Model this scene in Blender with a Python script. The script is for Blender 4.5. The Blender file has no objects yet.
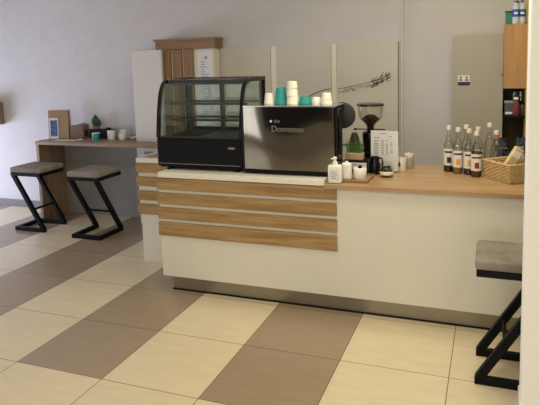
import bpy, bmesh, math, random
from mathutils import Vector, Matrix
random.seed(7)
PI = math.pi
scn = bpy.context.scene
COL = scn.collection

# ------------------------------------------------------------------ materials
def newmat(name):
    m = bpy.data.materials.new(name); m.use_nodes = True
    nt = m.node_tree; b = nt.nodes['Principled BSDF']
    return m, nt, b
def mat(name, col, rough=.5, metal=0, spec=.5, bump=0, bscale=200, var=0, vscale=6):
    m, nt, b = newmat(name)
    b.inputs['Base Color'].default_value = (*col, 1)
    b.inputs['Roughness'].default_value = rough
    b.inputs['Metallic'].default_value = metal
    b.inputs['Specular IOR Level'].default_value = spec
    tc = nt.nodes.new('ShaderNodeTexCoord')
    if var:
        n = nt.nodes.new('ShaderNodeTexNoise'); n.inputs['Scale'].default_value = vscale; n.inputs['Detail'].default_value = 5
        nt.links.new(tc.outputs['Object'], n.inputs['Vector'])
        r = nt.nodes.new('ShaderNodeValToRGB')
        r.color_ramp.elements[0].position = .3; r.color_ramp.elements[1].position = .7
        r.color_ramp.elements[0].color = (*[c*(1-var) for c in col], 1)
        r.color_ramp.elements[1].color = (*[min(1, c*(1+var)) for c in col], 1)
        nt.links.new(n.outputs['Fac'], r.inputs['Fac']); nt.links.new(r.outputs['Color'], b.inputs['Base Color'])
    if bump:
        n = nt.nodes.new('ShaderNodeTexNoise'); n.inputs['Scale'].default_value = bscale; n.inputs['Detail'].default_value = 4
        nt.links.new(tc.outputs['Object'], n.inputs['Vector'])
        bp = nt.nodes.new('ShaderNodeBump'); bp.inputs['Strength'].default_value = bump; bp.inputs['Distance'].default_value = .01
        nt.links.new(n.outputs['Fac'], bp.inputs['Height']); nt.links.new(bp.outputs['Normal'], b.inputs['Normal'])
    return m
def wood(name, axis, c1, c2, rough=.45, k=1.0):
    m, nt, b = newmat(name)
    tc = nt.nodes.new('ShaderNodeTexCoord'); mp = nt.nodes.new('ShaderNodeMapping')
    s = [22*k]*3; s[axis] = 1.3*k
    mp.inputs['Scale'].default_value = s
    nt.links.new(tc.outputs['Object'], mp.inputs['Vector'])
    n = nt.nodes.new('ShaderNodeTexNoise'); n.inputs['Scale'].default_value = 1.6; n.inputs['Detail'].default_value = 8; n.inputs['Distortion'].default_value = .8
    nt.links.new(mp.outputs['Vector'], n.inputs['Vector'])
    r = nt.nodes.new('ShaderNodeValToRGB')
    r.color_ramp.elements[0].position = .32; r.color_ramp.elements[0].color = (*c1, 1)
    r.color_ramp.elements[1].position = .68; r.color_ramp.elements[1].color = (*c2, 1)
    nt.links.new(n.outputs['Fac'], r.inputs['Fac'])
    nt.links.new(r.outputs['Color'], b.inputs['Base Color'])
    b.inputs['Roughness'].default_value = rough
    bp = nt.nodes.new('ShaderNodeBump'); bp.inputs['Strength'].default_value = .08; bp.inputs['Distance'].default_value = .004
    nt.links.new(n.outputs['Fac'], bp.inputs['Height']); nt.links.new(bp.outputs['Normal'], b.inputs['Normal'])
    return m
def glass(name, tint=(1, 1, 1), refl=.10, rough=.02):
    m = bpy.data.materials.new(name); m.use_nodes = True; nt = m.node_tree
    nt.nodes.clear()
    o = nt.nodes.new('ShaderNodeOutputMaterial'); mx = nt.nodes.new('ShaderNodeMixShader')
    t = nt.nodes.new('ShaderNodeBsdfTransparent'); g = nt.nodes.new('ShaderNodeBsdfGlossy')
    t.inputs['Color'].default_value = (*tint, 1); g.inputs['Roughness'].default_value = rough
    lw = nt.nodes.new('ShaderNodeLayerWeight'); lw.inputs['Blend'].default_value = .25
    mr = nt.nodes.new('ShaderNodeMapRange'); mr.inputs['To Min'].default_value = refl*.5; mr.inputs['To Max'].default_value = min(1, refl*5)
    nt.links.new(lw.outputs['Fresnel'], mr.inputs['Value']); nt.links.new(mr.outputs['Result'], mx.inputs['Fac'])
    nt.links.new(t.outputs[0], mx.inputs[1]); nt.links.new(g.outputs[0], mx.inputs[2]); nt.links.new(mx.outputs[0], o.inputs['Surface'])
    return m

T = .6
def floor_material():
    m, nt, b = newmat('floor_tiles')
    N = nt.nodes.new; L = nt.links.new
    tc = N('ShaderNodeTexCoord'); sp = N('ShaderNodeSeparateXYZ'); L(tc.outputs['Object'], sp.inputs[0])
    def M(op, a, bb=None, c=None):
        n = N('ShaderNodeMath'); n.operation = op
        for i, v in enumerate((a, bb, c)):
            if v is None: continue
            if isinstance(v, (int, float)): n.inputs[i].default_value = v
            else: L(v, n.inputs[i])
        return n.outputs[0]
    x = M('DIVIDE', sp.outputs['X'], T); y = M('DIVIDE', sp.outputs['Y'], T)
    ix = M('FLOOR', x); iy = M('FLOOR', y)
    par = M('FLOORED_MODULO', ix, 2)                     # 0 brown, 1 beige
    brown = M('SUBTRACT', 1, par)
    brown = M('MULTIPLY', brown, M('LESS_THAN', ix, 3.5))
    brown = M('MULTIPLY', brown, M('GREATER_THAN', iy, -.5))
    fx = M('PINGPONG', x, .5); fy = M('PINGPONG', y, .5)
    seam = M('LESS_THAN', M('MINIMUM', fx, fy), .0034)
    cb = N('ShaderNodeCombineXYZ'); L(ix, cb.inputs[0]); L(iy, cb.inputs[1])
    wn = N('ShaderNodeTexWhiteNoise'); L(cb.outputs[0], wn.inputs['Vector'])
    n1 = N('ShaderNodeTexNoise'); n1.inputs['Scale'].default_value = 5; n1.inputs['Detail'].default_value = 6
    mp = N('ShaderNodeMapping'); mp.inputs['Scale'].default_value = (1, 3.5, 1); L(tc.outputs['Object'], mp.inputs['Vector']); L(mp.outputs[0], n1.inputs['Vector'])
    v = M('ADD', M('MULTIPLY', n1.outputs['Fac'], .22), M('MULTIPLY', wn.outputs['Value'], .05))
    v = M('ADD', v, .86)
    mx = N('ShaderNodeMix'); mx.data_type = 'RGBA'; L(brown, mx.inputs['Factor'])
    mx.inputs[6].default_value = (.71, .60, .415, 1); mx.inputs[7].default_value = (.34, .255, .172, 1)
    vm = N('ShaderNodeVectorMath'); vm.operation = 'SCALE'; L(mx.outputs[2], vm.inputs[0]); L(v, vm.inputs['Scale'])
    m2 = N('ShaderNodeMix'); m2.data_type = 'RGBA'; L(seam, m2.inputs['Factor']); L(vm.outputs[0], m2.inputs[6])
    m2.inputs[7].default_value = (.10, .06, .035, 1)
    L(m2.outputs[2], b.inputs['Base Color'])
    b.inputs['Roughness'].default_value = .27
    b.inputs['Specular IOR Level'].default_value = .5
    return m

W_C1, W_C2 = (.25, .145, .052), (.45, .285, .115)
M_ = dict(
 floor=floor_material(),
 wall=mat('wall_plaster', (.60, .575, .58), .9, spec=.2, bump=.35, bscale=14, var=.03, vscale=3),
 jamb=mat('jamb_plaster', (.90, .885, .86), .9, spec=.2, bump=.25, bscale=120, var=.02, vscale=60),
 yellow_lit_wall=mat('yellow_lit_wall', (.80, .62, .22), .9, spec=.2),  # yellow lamplight put into the wall colour
 ceiling=mat('ceiling_paint', (.8, .8, .78), .9),
 baseboard=mat('baseboard_tile', (.19, .165, .165), .5, var=.08),
 white=mat('white_laminate', (.74, .70, .60), .38, var=.01),
 cream=mat('cream_laminate', (.80, .76, .66), .35),
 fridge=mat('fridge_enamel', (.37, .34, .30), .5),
 tall=mat('tall_board_white', (.66, .64, .60), .5),
 greypanel=mat('grey_panel', (.27, .265, .255), .6),
 steel=mat('brushed_kick', (.33, .295, .24), .28, metal=.85, var=.1, vscale=3),
 mirror=mat('polished_steel', (.50, .47, .40), .07, metal=1),
 lettersteel=mat('letter_steel', (.24, .215, .17), .4, metal=.8),
 chrome=mat('chrome', (.75, .74, .72), .18, metal=1),
 black=mat('black_plastic', (.005, .005, .006), .4, spec=.12),
 blackgloss=mat('black_gloss', (.005, .005, .006), .2, spec=.3),
 blackmetal=mat('black_metal', (.005, .005, .006), .5, spec=.12, bump=.05, bscale=80),
 darkgrey=mat('dark_grey_plastic', (.028, .032, .03), .5, spec=.3),
 innergrey=mat('case_inner_grey', (.045, .05, .052), .4, spec=.3),
 seat=mat('seat_suede', (.24, .205, .17), .85, bump=.25, bscale=90, var=.22, vscale=9),
 wx=wood('oak_along_x', 0, W_C1, W_C2), wy=wood('oak_along_y', 1, W_C1, W_C2), wz=wood('oak_along_z', 2, W_C1, W_C2),
 bartop=wood('oak_bar_top', 0, (.35, .205, .095), (.49, .315, .165), rough=.3, k=.7),
 darkwx=wood('brown_crown', 0, (.20, .115, .06), (.30, .18, .10)),
 darkwz=wood('brown_slat', 2, (.21, .115, .05), (.30, .17, .08)),
 cab=wood('orange_wood', 2, (.36, .19, .075), (.46, .26, .11), k=.6),
 darkback=mat('dark_brown_back', (.055, .038, .022), .6, var=.15),
 teal=mat('teal_paper', (.02, .30, .29), .55),
 cupwhite=mat('cup_white', (.85, .82, .72), .5),
 ceramic=mat('white_ceramic', (.85, .85, .84), .25),
 soapwhite=mat('soap_white', (.86, .84, .80), .4),
 poster=mat('poster_canvas', (.60, .57, .505), .7, var=.03, vscale=2),
 panelshadow=mat('panel_shadow', (.20, .185, .16), .7),  # dark tone standing in for shadow beside the panel
 twig=mat('twig_ink', (.035, .03, .028), .8),
 twiggrey=mat('twig_grey_ink', (.24, .23, .21), .8),
 twigpale=mat('twig_pale_ink', (.40, .37, .32), .8),
 paper=mat('paper_white', (.74, .73, .74), .7),
 ink=mat('grey_ink', (.22, .22, .26), .8),
 inkblue=mat('blue_ink', (.30, .32, .45), .8),
 kraft=mat('kraft_paper', (.36, .25, .165), .8, var=.08, bump=.1, bscale=40),
 kraftdark=mat('brown_kraft', (.20, .13, .095), .8, var=.08),
 blueprint=mat('blue_print', (.07, .13, .33), .6, var=.6, vscale=35),
 leaf=mat('grass_green', (.06, .17, .025), .6, var=.45, vscale=40),
 cactus=mat('cactus_green', (.035, .085, .03), .7, var=.3, vscale=60),
 potwood=wood('pale_wood_pot', 0, (.42, .27, .13), (.60, .42, .24)),
 soil=mat('soil', (.03, .02, .015), .9),
 beans=mat('coffee_beans', (.022, .012, .008), .5, bump=1.0, bscale=60),
 glass=glass('clear_glass', (.93, .96, .95), .10),
 caseglass=glass('case_glass', (.86, .90, .88), .08),
 hopper=glass('hopper_plastic', (.88, .86, .82), .10, .1),
 bottleglass=glass('bottle_glass', (.93, .945, .92), .13, .05),
 syrupdark=mat('dark_syrup', (.014, .008, .007), .12),
 syrupamber=mat('amber_syrup', (.30, .17, .025), .12),
 syrupred=mat('red_brown_syrup', (.075, .018, .008), .12),
 label=mat('bottle_label', (.76, .73, .66), .6),
 orange=mat('orange_print', (.72, .36, .08), .6),
 redprint=mat('dark_red_print', (.22, .03, .03), .6),
 darkprint=mat('dark_print', (.03, .02, .03), .6),
 cap=mat('bottle_cap', (.72, .66, .60), .35),
 capred=mat('red_neck_band', (.50, .16, .12), .5),
 wicker=mat('wicker', (.62, .44, .20), .7, var=.12, vscale=20),
 palewood=mat('pale_bread_bag', (.66, .50, .30), .6, var=.15, vscale=25),
 foil=mat('dark_foil', (.028, .034, .052), .2, var=.75, vscale=28),
 greenbin=mat('green_plastic', (.03, .19, .14), .5),
 bluelabel=mat('blue_label', (.025, .09, .42), .4),
 water=mat('clear_plastic', (.55, .60, .68), .15),
 redjar=mat('red_jar', (.16, .035, .05), .3),
 greymetal=mat('grey_vent', (.30, .29, .27), .5),
 door=mat('reflection_dark', (.015, .015, .018), .6),  # no door: near-black for the panel added to shape the steel reflection
 frontwall=mat('front_wall', (.46, .42, .36), .9),
)

# ------------------------------------------------------------------ mesh helpers
def bm_box(bm, x0, x1, y0, y1, z0, z1, bev=0, M=None):
    t = bmesh.new(); bmesh.ops.create_cube(t, size=1)
    for v in t.verts:
        v.co = Vector(((x0+x1)/2+v.co.x*(x1-x0), (y0+y1)/2+v.co.y*(y1-y0), (z0+z1)/2+v.co.z*(z1-z0)))
    if bev: bmesh.ops.bevel(t, geom=t.edges[:], offset=bev, segments=2, affect='EDGES', profile=.5)
    return merge(bm, t, M)
def merge(bm, t, M=None):
    if M is not None: bmesh.ops.transform(t, matrix=M, verts=t.verts)
    me = bpy.data.meshes.new('tmp'); t.to_mesh(me); t.free(); bm.from_mesh(me); bpy.data.meshes.remove(me)
    return bm
def bm_lathe(bm, prof, cx=0, cy=0, cz=0, seg=28, M=None):
    """prof: list of (r, z)"""
    t = bmesh.new(); rings = []
    for r, z in prof:
        if r < 1e-5: rings.append([t.verts.new((cx, cy, cz+z))])
        else: rings.append([t.verts.new((cx+r*math.cos(2*PI*k/seg), cy+r*math.sin(2*PI*k/seg), cz+z)) for k in range(seg)])
    for a, b in zip(rings, rings[1:]):
        for k in range(seg):
            k2 = (k+1) % seg
            if len(a) == 1 and len(b) == 1: continue
            if len(a) == 1: t.faces.new((a[0], b[k2], b[k]))
            elif len(b) == 1: t.faces.new((a[k], a[k2], b[0]))
            else: t.faces.new((a[k], a[k2], b[k2], b[k]))
    bmesh.ops.recalc_face_normals(t, faces=t.faces)
    return merge(bm, t, M)
def bm_bar(bm, p, q, w, h, up=(0, 0, 1), bev=.003):
    """rectangular bar from p to q, w across, h along 'up'"""
    p = Vector(p); q = Vector(q); d = (q-p); L = d.length; d.normalize()
    u = Vector(up); s = d.cross(u)
    if s.length < 1e-4: s = d.cross(Vector((1, 0, 0)))
    s.normalize(); u = s.cross(d).normalized()
    t = bmesh.new(); bmesh.ops.create_cube(t, size=1)
    for v in t.verts: v.co = Vector((v.co.x*w, v.co.y*L, v.co.z*h))
    if bev: bmesh.ops.bevel(t, geom=t.edges[:], offset=bev, segments=1, affect='EDGES')
    R = Matrix((s, d, u)).transposed().to_4x4(); R.translation = (p+q)/2
    return merge(bm, t, R)
def bm_tube(bm, pts, r, seg=8, closed=False):
    t = bmesh.new(); pts = [Vector(p) for p in pts]; rings = []
    n = len(pts); N = None
    for i, p in enumerate(pts):
        if closed: d = pts[(i+1) % n]-pts[i-1]
        else: d = pts[min(i+1, n-1)]-pts[max(i-1, 0)]
        d.normalize()
        if N is None:
            N = d.cross(Vector((0, 0, 1)))
            if N.length < 1e-3: N = d.cross(Vector((1, 0, 0)))
        N = (N-d*N.dot(d)).normalized(); B = d.cross(N)
        rr = r(i/(n-1)) if callable(r) else r
        rings.append([t.verts.new(p+(N*math.cos(2*PI*k/seg)+B*math.sin(2*PI*k/seg))*rr) for k in range(seg)])
    prs = list(zip(rings, rings[1:])) + ([(rings[-1], rings[0])] if closed else [])
    for a, b in prs:
        for k in range(seg): t.faces.new((a[k], a[(k+1) % seg], b[(k+1) % seg], b[k]))
    if not closed:
        t.faces.new(rings[0][::-1]); t.faces.new(rings[-1])
    bmesh.ops.recalc_face_normals(t, faces=t.faces)
    return merge(bm, t)
def bm_prism(bm, poly, axis, a0, a1, bev=0):
    """extrude polygon (2D) along axis between a0 and a1. axis 0: poly=(y,z); 1: (x,z); 2: (x,y)"""
    def P(p, a):
        return {0: (a, p[0], p[1]), 1: (p[0], a, p[1]), 2: (p[0], p[1], a)}[axis]
    t = bmesh.new()
    A = [t.verts.new(P(p, a0)) for p in poly]; B = [t.verts.new(P(p, a1)) for p in poly]
    t.faces.new(A); t.faces.new(B[::-1]); n = len(poly)
    for k in range(n): t.faces.new((A[k], B[k], B[(k+1) % n], A[(k+1) % n]))
    bmesh.ops.recalc_face_normals(t, faces=t.faces)
    if bev: bmesh.ops.bevel(t, geom=t.edges[:], offset=bev, segments=2, affect='EDGES')
    return merge(bm, t)
def bm_strip(bm, path, thick, axis, a0, a1):
    """thin sheet following a 2D path, extruded along axis"""
    n = len(path); out = []
    for i in range(n):
        p0 = Vector(path[max(i-1, 0)]); p1 = Vector(path[min(i+1, n-1)]); d = (p1-p0).normalized()
        out.append((path[i][0]-d.y*thick, path[i][1]+d.x*thick))
    return bm_prism(bm, list(path)+out[::-1], axis, a0, a1)

def obj(name, bm, m, parent=None, smooth=False, loc=None):
    me = bpy.data.meshes.new(name); bm.to_mesh(me); bm.free()
    me.materials.append(M_[m] if isinstance(m, str) else m)
    if smooth:
        for p in me.polygons: p.use_smooth = True
        me.set_sharp_from_angle(angle=math.radians(38))
    o = bpy.data.objects.new(name, me); COL.objects.link(o)
    if parent is not None: o.parent = parent
    if loc: o.location = loc
    return o
def nb(): return bmesh.new()
def box(name, m, dims, parent=None, bev=0):
    return obj(name, bm_box(nb(), *dims, bev), m, parent)
def struct(name, bm, m, parent=None, smooth=False):
    o = obj(name, bm, m, parent, smooth)
    if parent is None: o['kind'] = 'structure'
    return o
def tag(o, label=None, cat=None, group=None, kind=None):
    if label: o['label'] = label
    if cat: o['category'] = cat
    if group: o['group'] = group
    if kind: o['kind'] = kind
    return o
def thing(name, loc, label, cat, rz=0, group=None):
    o = bpy.data.objects.new(name, None); COL.objects.link(o)
    o.location = loc; o.rotation_euler.z = rz; o.empty_display_size = .05
    return tag(o, label, cat, group)
def dup(root, loc, rz, label, group=None):
    r = root.copy(); COL.objects.link(r); r.location = loc; r.rotation_euler.z = rz
    r['label'] = label
    if group: r['group'] = group
    for ch in list(root.children):
        c = ch.copy(); COL.objects.link(c); c.parent = r
        for g in ch.children:
            d = g.copy(); COL.objects.link(d); d.parent = c
    return r
def text_mesh(name, txt, size, m, parent, M, ext=.0006, shear=0):
    cu = bpy.data.curves.new('t', 'FONT'); cu.body = txt; cu.size = size; cu.extrude = ext; cu.shear = shear
    cu.align_x = 'LEFT'
    to = bpy.data.objects.new('t', cu); COL.objects.link(to)
    dg = bpy.context.evaluated_depsgraph_get(); me = bpy.data.meshes.new_from_object(to.evaluated_get(dg))
    bpy.data.objects.remove(to); me.name = name; me.transform(M)
    me.materials.clear(); me.materials.append(M_[m])
    o = bpy.data.objects.new(name, me); COL.objects.link(o); o.parent = parent
    return o
FRONT = Matrix.Rotation(PI/2, 4, 'X')       # text standing up, facing -y

# ------------------------------------------------------------------ camera
cam_d = bpy.data.cameras.new('camera'); cam = bpy.data.objects.new('camera', cam_d); COL.objects.link(cam)
RC = ((0.93443204, 0.35508649, -0.02739257), (0.01711271, -0.12159274, -0.99243255), (-0.35573013, 0.92689201, -0.11969664))
r, d, f = [Vector(v) for v in RC]
Mx = Matrix((r, -d, -f)).transposed().to_4x4(); Mx.translation = (2.59230035, -2.48573757, 1.72696765)
cam.matrix_world = Mx
cam_d.sensor_width = 36; cam_d.lens = 581.8468*36/540
cam_d.shift_y = -(202.5-130.06)/540
cam_d.clip_start = .05
scn.camera = cam

# ------------------------------------------------------------------ the room
XL, XR, YF, YB, H = -4.4, 4.6, -5.5, 3.0, 2.9
struct('floor', bm_box(nb(), XL-.1, XR+.1, YF-.1, YB+.15, -.05, 0), 'floor')
struct('ceiling', bm_box(nb(), XL-.1, XR+.1, YF-.1, YB+.15, H, H+.05), 'ceiling')
b = nb(); bm_box(b, -1.82, XR, YB, YB+.15, 0, H); bm_box(b, XL, -1.82, YB+.03, YB+.15, 0, H)
struct('wall_back', b, 'wall')
FW = ((-4.3, -1.9), (.5, 4.3)); FZ0, FZ1 = .15, 1.75
b = nb(); bm_box(b, XL, XR, YF-.1, YF, FZ1, H); bm_box(b, XL, XR, YF-.1, YF, 0, FZ0)
for xa, xb in ((XL, FW[0][0]), (FW[0][1], FW[1][0]), (FW[1][1], XR)): bm_box(b, xa, xb, YF-.1, YF, FZ0, FZ1)
struct('wall_front', b, 'frontwall')
for k_, (xa, xb) in enumerate(FW):
    b = nb()
    for k in range(4):
        x = xa+(xb-xa)*k/3; bm_box(b, max(xa, x-.03), min(xb, x+.03), YF-.08, YF-.03, FZ0, FZ1)
    bm_box(b, xa, xb, YF-.08, YF-.03, FZ0, FZ0+.05); bm_box(b, xa, xb, YF-.08, YF-.03, FZ1-.05, FZ1)
    struct('window_%d' % (k_+2), b, 'white')
# left wall with a wide shop window
WY0, WY1, WZ0, WZ1 = .6, 2.85, .10, 1.05
b = nb(); bm_box(b, XL-.1, XL, YF, WY0, 0, H); bm_box(b, XL-.1, XL, WY1, YB+.03, 0, H)
bm_box(b, XL-.1, XL, WY0, WY1, 0, WZ0); bm_box(b, XL-.1, XL, WY0, WY1, WZ1, H)
struct('wall_left', b, 'wall')
b = nb()
for k in range(5):
    y = WY0+(WY1-WY0)*k/4; bm_box(b, XL-.08, XL-.02, max(WY0, y-.03), min(WY1, y+.03), WZ0, WZ1)
bm_box(b, XL-.08, XL-.02, WY0, WY1, WZ0, WZ0+.05); bm_box(b, XL-.08, XL-.02, WY0, WY1, WZ1-.05, WZ1)
struct('window_1', b, 'white')
struct('wall_right', bm_box(nb(), XR, XR+.1, YF, YB+.15, 0, H), 'wall')
# short return wall closing the back corner, warm light put into its colour
tag(struct('wall_corner', bm_box(nb(), 2.846, 2.93, 2.1, YB, 0, H), 'yellow_lit_wall'), 'end wall coloured as if lit warm yellow beside the wood wall cabinet')
# jamb close to the camera
b = nb(); bm_box(b, 2.744, 4.6, .33, .50, 0, H, .006)
struct('wall_jamb', b, 'jamb')
struct('baseboard_right', bm_box(nb(), 2.738, 4.6, .32, .506, 0, .075, .003), 'cream')
struct('baseboard_back', bm_box(nb(), XL, -2.12, YB+.012, YB+.03, 0, .085, .002), 'baseboard')
struct('trim_1', bm_box(nb(), 1.80, 1.825, YB-.022, YB, 0, H, .003), 'wall')
struct('trim_2', bm_box(nb(), .523, .582, YB-.018, YB, .9, 1.862), 'cream')
struct('trim_3', bm_box(nb(), 1.143, 1.192, YB-.018, YB, .9, 1.862), 'cream')
struct('window_4', bm_box(nb(), -1.65, .1, YF, YF+.03, .50, 2.2), 'door')  # unseen dark panel, added to darken the espresso machine's reflection

# ------------------------------------------------------------------ front counter
t = thing('service_counter', (.95, 1.5, 0), 'long white front counter with four wood slats and steel kick plate', 'counter')
def at(t, dims): x, y, z = t.location; return (dims[0]-x, dims[1]-x, dims[2]-y, dims[3]-y, dims[4]-z, dims[5]-z)
box('body', 'white', at(t, (.272, 2.868, 1.205, 1.86, .12, .872)), t, .002)
box('kick_plate', 'steel', at(t, (.33, 2.868, 1.255, 1.80, 0, .12)), t)
box('floor_seal', 'black', at(t, (.325, 2.868, 1.248, 1.256, 0, .010)), t)
box('countertop', 'cream', at(t, (.285, 1.56, 1.18, 1.88, .885, .925)), t, .003)
box('top_rail', 'white', at(t, (.30, 1.56, 1.206, 1.86, .872, .885)), t)
for z0, z1 in ((.790, .878), (.680, .768), (.567, .657), (.439, .545)):
    box('wood_slat', 'wx', at(t, (.262, 1.638, 1.190, 1.205, z0, z1)), t, .002)
# ------------------------------------------------------------------ wood bar
bt = box('bar_worktop', 'bartop', (1.56, 2.868, 1.165, 2.03, .872, .90), None, .003)
tag(bt, 'long oak worktop laid over the right half of the white counter', 'worktop')
# ------------------------------------------------------------------ side counter (return) on the left
t = thing('side_counter', (0, 2.0, 0), 'short white side counter with wood slats behind the display case', 'counter')
box('body', 'white', at(t, (-.238, .262, 1.72, 2.45, 0, .872)), t, .002)
b = nb(); bm_box(b, -.255, .262, 1.70, 1.73, .885, .925, .002); bm_box(b, -.255, -.225, 1.73, 2.45, .885, .925, .002)
bm_box(b, -.255, .262, 2.42, 2.45, .885, .925, .002); bm_box(b, -.238, .262, 1.722, 2.44, .872, .885)
o = obj('counter_rim', b, 'cream', t); o.location = (0, -2.0, 0)
box('inlay', 'bartop', at(t, (-.225, .262, 1.73, 2.42, .885, .905)), t)
for z0, z1 in ((.798, .878), (.681, .762), (.558, .640), (.435, .524)):
    box('wood_slat', 'wx', at(t, (-.262, .258, 1.702, 1.72, z0, z1)), t, .002)

# ------------------------------------------------------------------ left bar table
t = thing('bar_table', (-1.5, 2.75, 0), 'narrow wooden wall bar with a panel leg on the left', 'bar table')
b = nb(); bm_prism(b, [(-2.125-(-1.5), 2.54-2.75), (.2+1.5, 2.54-2.75), (.2+1.5, 2.74-2.75), (-.97+1.5, 2.74-2.75), (-.97+1.5, 2.99-2.75), (-2.125+1.5, 2.99-2.75)], 2, .868, .905, .002)
obj('table_top', b, wood('walnut_x', 0, (.20, .13, .085), (.33, .225, .15)), t)
box('leg_panel', wood('walnut_z', 2, (.20, .125, .07), (.33, .22, .135)), at(t, (-2.12, -2.08, 2.545, 2.985, 0, .868)), t, .002)
box('back_panel', 'greypanel', at(t, (-2.08, -.97, 2.965, 2.985, .0, .868)), t)

# ------------------------------------------------------------------ tall board and slatted unit
t = thing('tall_white_board', (-.8, 2.78, 0), 'tall plain white board standing behind the wall bar', 'board')
box('panel', 'tall', at(t, (-.955, -.60, 2.76, 2.80, 0, 1.862)), t, .003)
b = nb(); bm_box(b, -.86, -.745, 2.752, 2.76, .76, .795)
for k in range(6): bm_box(b, -.85+.018*k, -.84+.018*k, 2.750, 2.753, .765, .79)
o = obj('vent', b, 'greymetal', t); o.location = (.8, -2.78, 0)
t = thing('slatted_panel_unit', (-.3, 2.9, 0), 'cream tall unit with brown vertical slats and a brown crown', 'cabinet')
box('body', 'cream', at(t, (-.59, -.035, 2.84, 2.99, 0, 1.86)), t)
for x0, x1 in ((-.635, -.525), (-.50, -.395), (-.372, -.262)):
    box('vertical_slat', 'darkwz', at(t, (x0, x1, 2.815, 2.84, .9, 1.855)), t, .002)
b = nb(); bm_box(b, -.69, -.005, 2.805, 2.99, 1.863, 1.945, .002); bm_box(b, -.71, .005, 2.795, 2.99, 1.945, 1.968, .002)
o = obj('crown', b, 'darkwx', t); o.location = (.3, -2.9, 0)
# poster sheet with printed lines on it
t = thing('info_sheet', (-.135, 2.838, 1.3), 'tall white printed sheet hung beside the brown slats', 'poster')
box('sheet', 'paper', (-.09, .09, -.004, 0, -.2, .54), t)
b = nb(); rr = random.Random(3)
bm_lathe(b, [(0, 0), (.018, 0), (.018, .001), (0, .001)], M=Matrix.Translation((.01, -.004, .47)) @ Matrix.Rotation(PI/2, 4, 'X'), seg=16)
obj('printed_emblem', b, 'inkblue', t); b = nb()
for k in range(22):
    z = .42-.025*k; w = rr.uniform(.04, .10)
    bm_box(b, -.06+rr.uniform(0, .02), -.06+w, -.0052, -.004, z, z+.009)
obj('printed_lines', b, 'inkblue', t)

# ------------------------------------------------------------------ wall posters
PX = ((-.03, .52), (.585, 1.14), (1.195, 1.775))
def pz(z): return z
strokes = {1: [], 2: []}
for i, (x0, x1) in enumerate(PX):
    lab = ['plain pale wall panel beside the brown slatted unit, leftmost of three',
           'pale wall panel above the coffee cups, middle of the three',
           'pale wall panel with the bushy twig tip, rightmost of three'][i]
    t = thing('wall_panel', ((x0+x1)/2, YB-.012, 1.35), lab, 'picture', group='pale twig panels on the back wall')
    w = (x1-x0)/2
    box('canvas', 'poster', (-w, w, -.012, .012, -.45, .512), t, .002)
    if i == 2: b = nb(); bm_box(b, w, w+.006, -.010, .012, -.45, .512); obj('shadow_edge', b, 'panelshadow', t)  # thin dark strip painted as the panel's edge shadow
    if i == 0: continue
    b = nb(); g = nb(); rr = random.Random(10+i)
    cx = (x0+x1)/2; Y = -.0126
    def S(bm, xa, za, xb, zb, w_):
        bm_bar(bm, (xa-cx, Y, za-1.35), (xb-cx, Y, zb-1.35), .0012, w_, up=(0, 0, 1), bev=0)
    if i == 1:
        for k in range(26):
            a = k/26; xa = .88+a*.25; za = 1.345+.085*math.sin(a*1.5)
            S(b, xa, za, xa+.014, za+.004, .006+.003*rr.random())
            if k % 2: S(g, xa, za-.03-.02*a, xa+.012, za-.028-.02*a, .004)
    else:
        for k in range(30):                       # upper dark stem
            a = k/29; xa = 1.20+a*.37; za = 1.432+.075*a**1.2
            S(b, xa, za, xa+.011, za+.003, .003+.005*rr.random())
        for k in range(90):                       # grey needles under it
            a = rr.random(); xa = 1.20+a*.40; z0 = 1.43+.075*a; lo = 1.375+.085*a
            za = lo+(z0-lo)*rr.random()*.8
            S(g, xa, za, xa+.018, za+.007, .003)
        for k in range(60):                       # bushy tip
            a = rr.random(); xa = 1.52+a*.16; za = 1.455+.07*a+rr.uniform(-.028, .055); ang = rr.uniform(.25, 1.0); L = rr.uniform(.02, .05)
            S(b, xa, za, xa+L*math.cos(ang), za+L*math.sin(ang), .0045)
    obj('twig_print', b, 'twig', t); obj('needle_print', g, 'twiggrey', t)

# ------------------------------------------------------------------ bar stools
def make_stool(loc, rz, label):
    t = thing('bar_stool', loc, label, 'bar stool', rz, 'z-frame bar stools')
    a, bb, w = .175, .155, .040
    b = nb(); bm_box(b, -a-.025, a+.025, -.185, .185, .625, .682)
    o = obj('seat', b, 'seat', t, True)
    bv = o.modifiers.new('round', 'BEVEL'); bv.width = .018; bv.segments = 4
    b = nb()
    for s in (-1, 1):
        bm_bar(b, (-a-.018, s*(bb+.012), .608), (a+.018, s*(bb+.012), .608), .034, .034)
        bm_bar(b, (s*a, -bb, .608), (s*a, bb, .608), .034, .034)
    obj('seat_frame', b, 'blackmetal', t)
    for s in (-1, 1):
        obj('leg', bm_bar(nb(), (-a, s*bb, .595), (a, s*bb, .03), .040, .044), 'blackmetal', t)
    b = nb()
    for s in (-1, 1): bm_bar(b, (-a-.02, s*bb, .020), (a+.02, s*bb, .020), w, w)
    bm_bar(b, (-a, -bb, .020), (-a, bb, .020), w, w)
    obj('base', b, 'blackmetal', t)
    k = .64; xf = -a+2*a*k; zf = .595+(.03-.595)*k
    obj('footrest', bm_tube(nb(), [(xf, -bb-.03, zf), (xf, bb+.03, zf)], .011, 10), 'blackmetal', t, True)
    return t
s1 = make_stool((-1.945, 2.350, 0), 0, 'black z-frame bar stool with grey seat under the bar\'s left end')
dup(s1, (-1.17, 2.305, 0), PI/2, 'black z-frame bar stool with grey seat standing midway along the wall bar')
dup(s1, (2.725, .755, 0), PI, 'black z-frame bar stool with taupe seat beside the right wall jamb')

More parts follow.
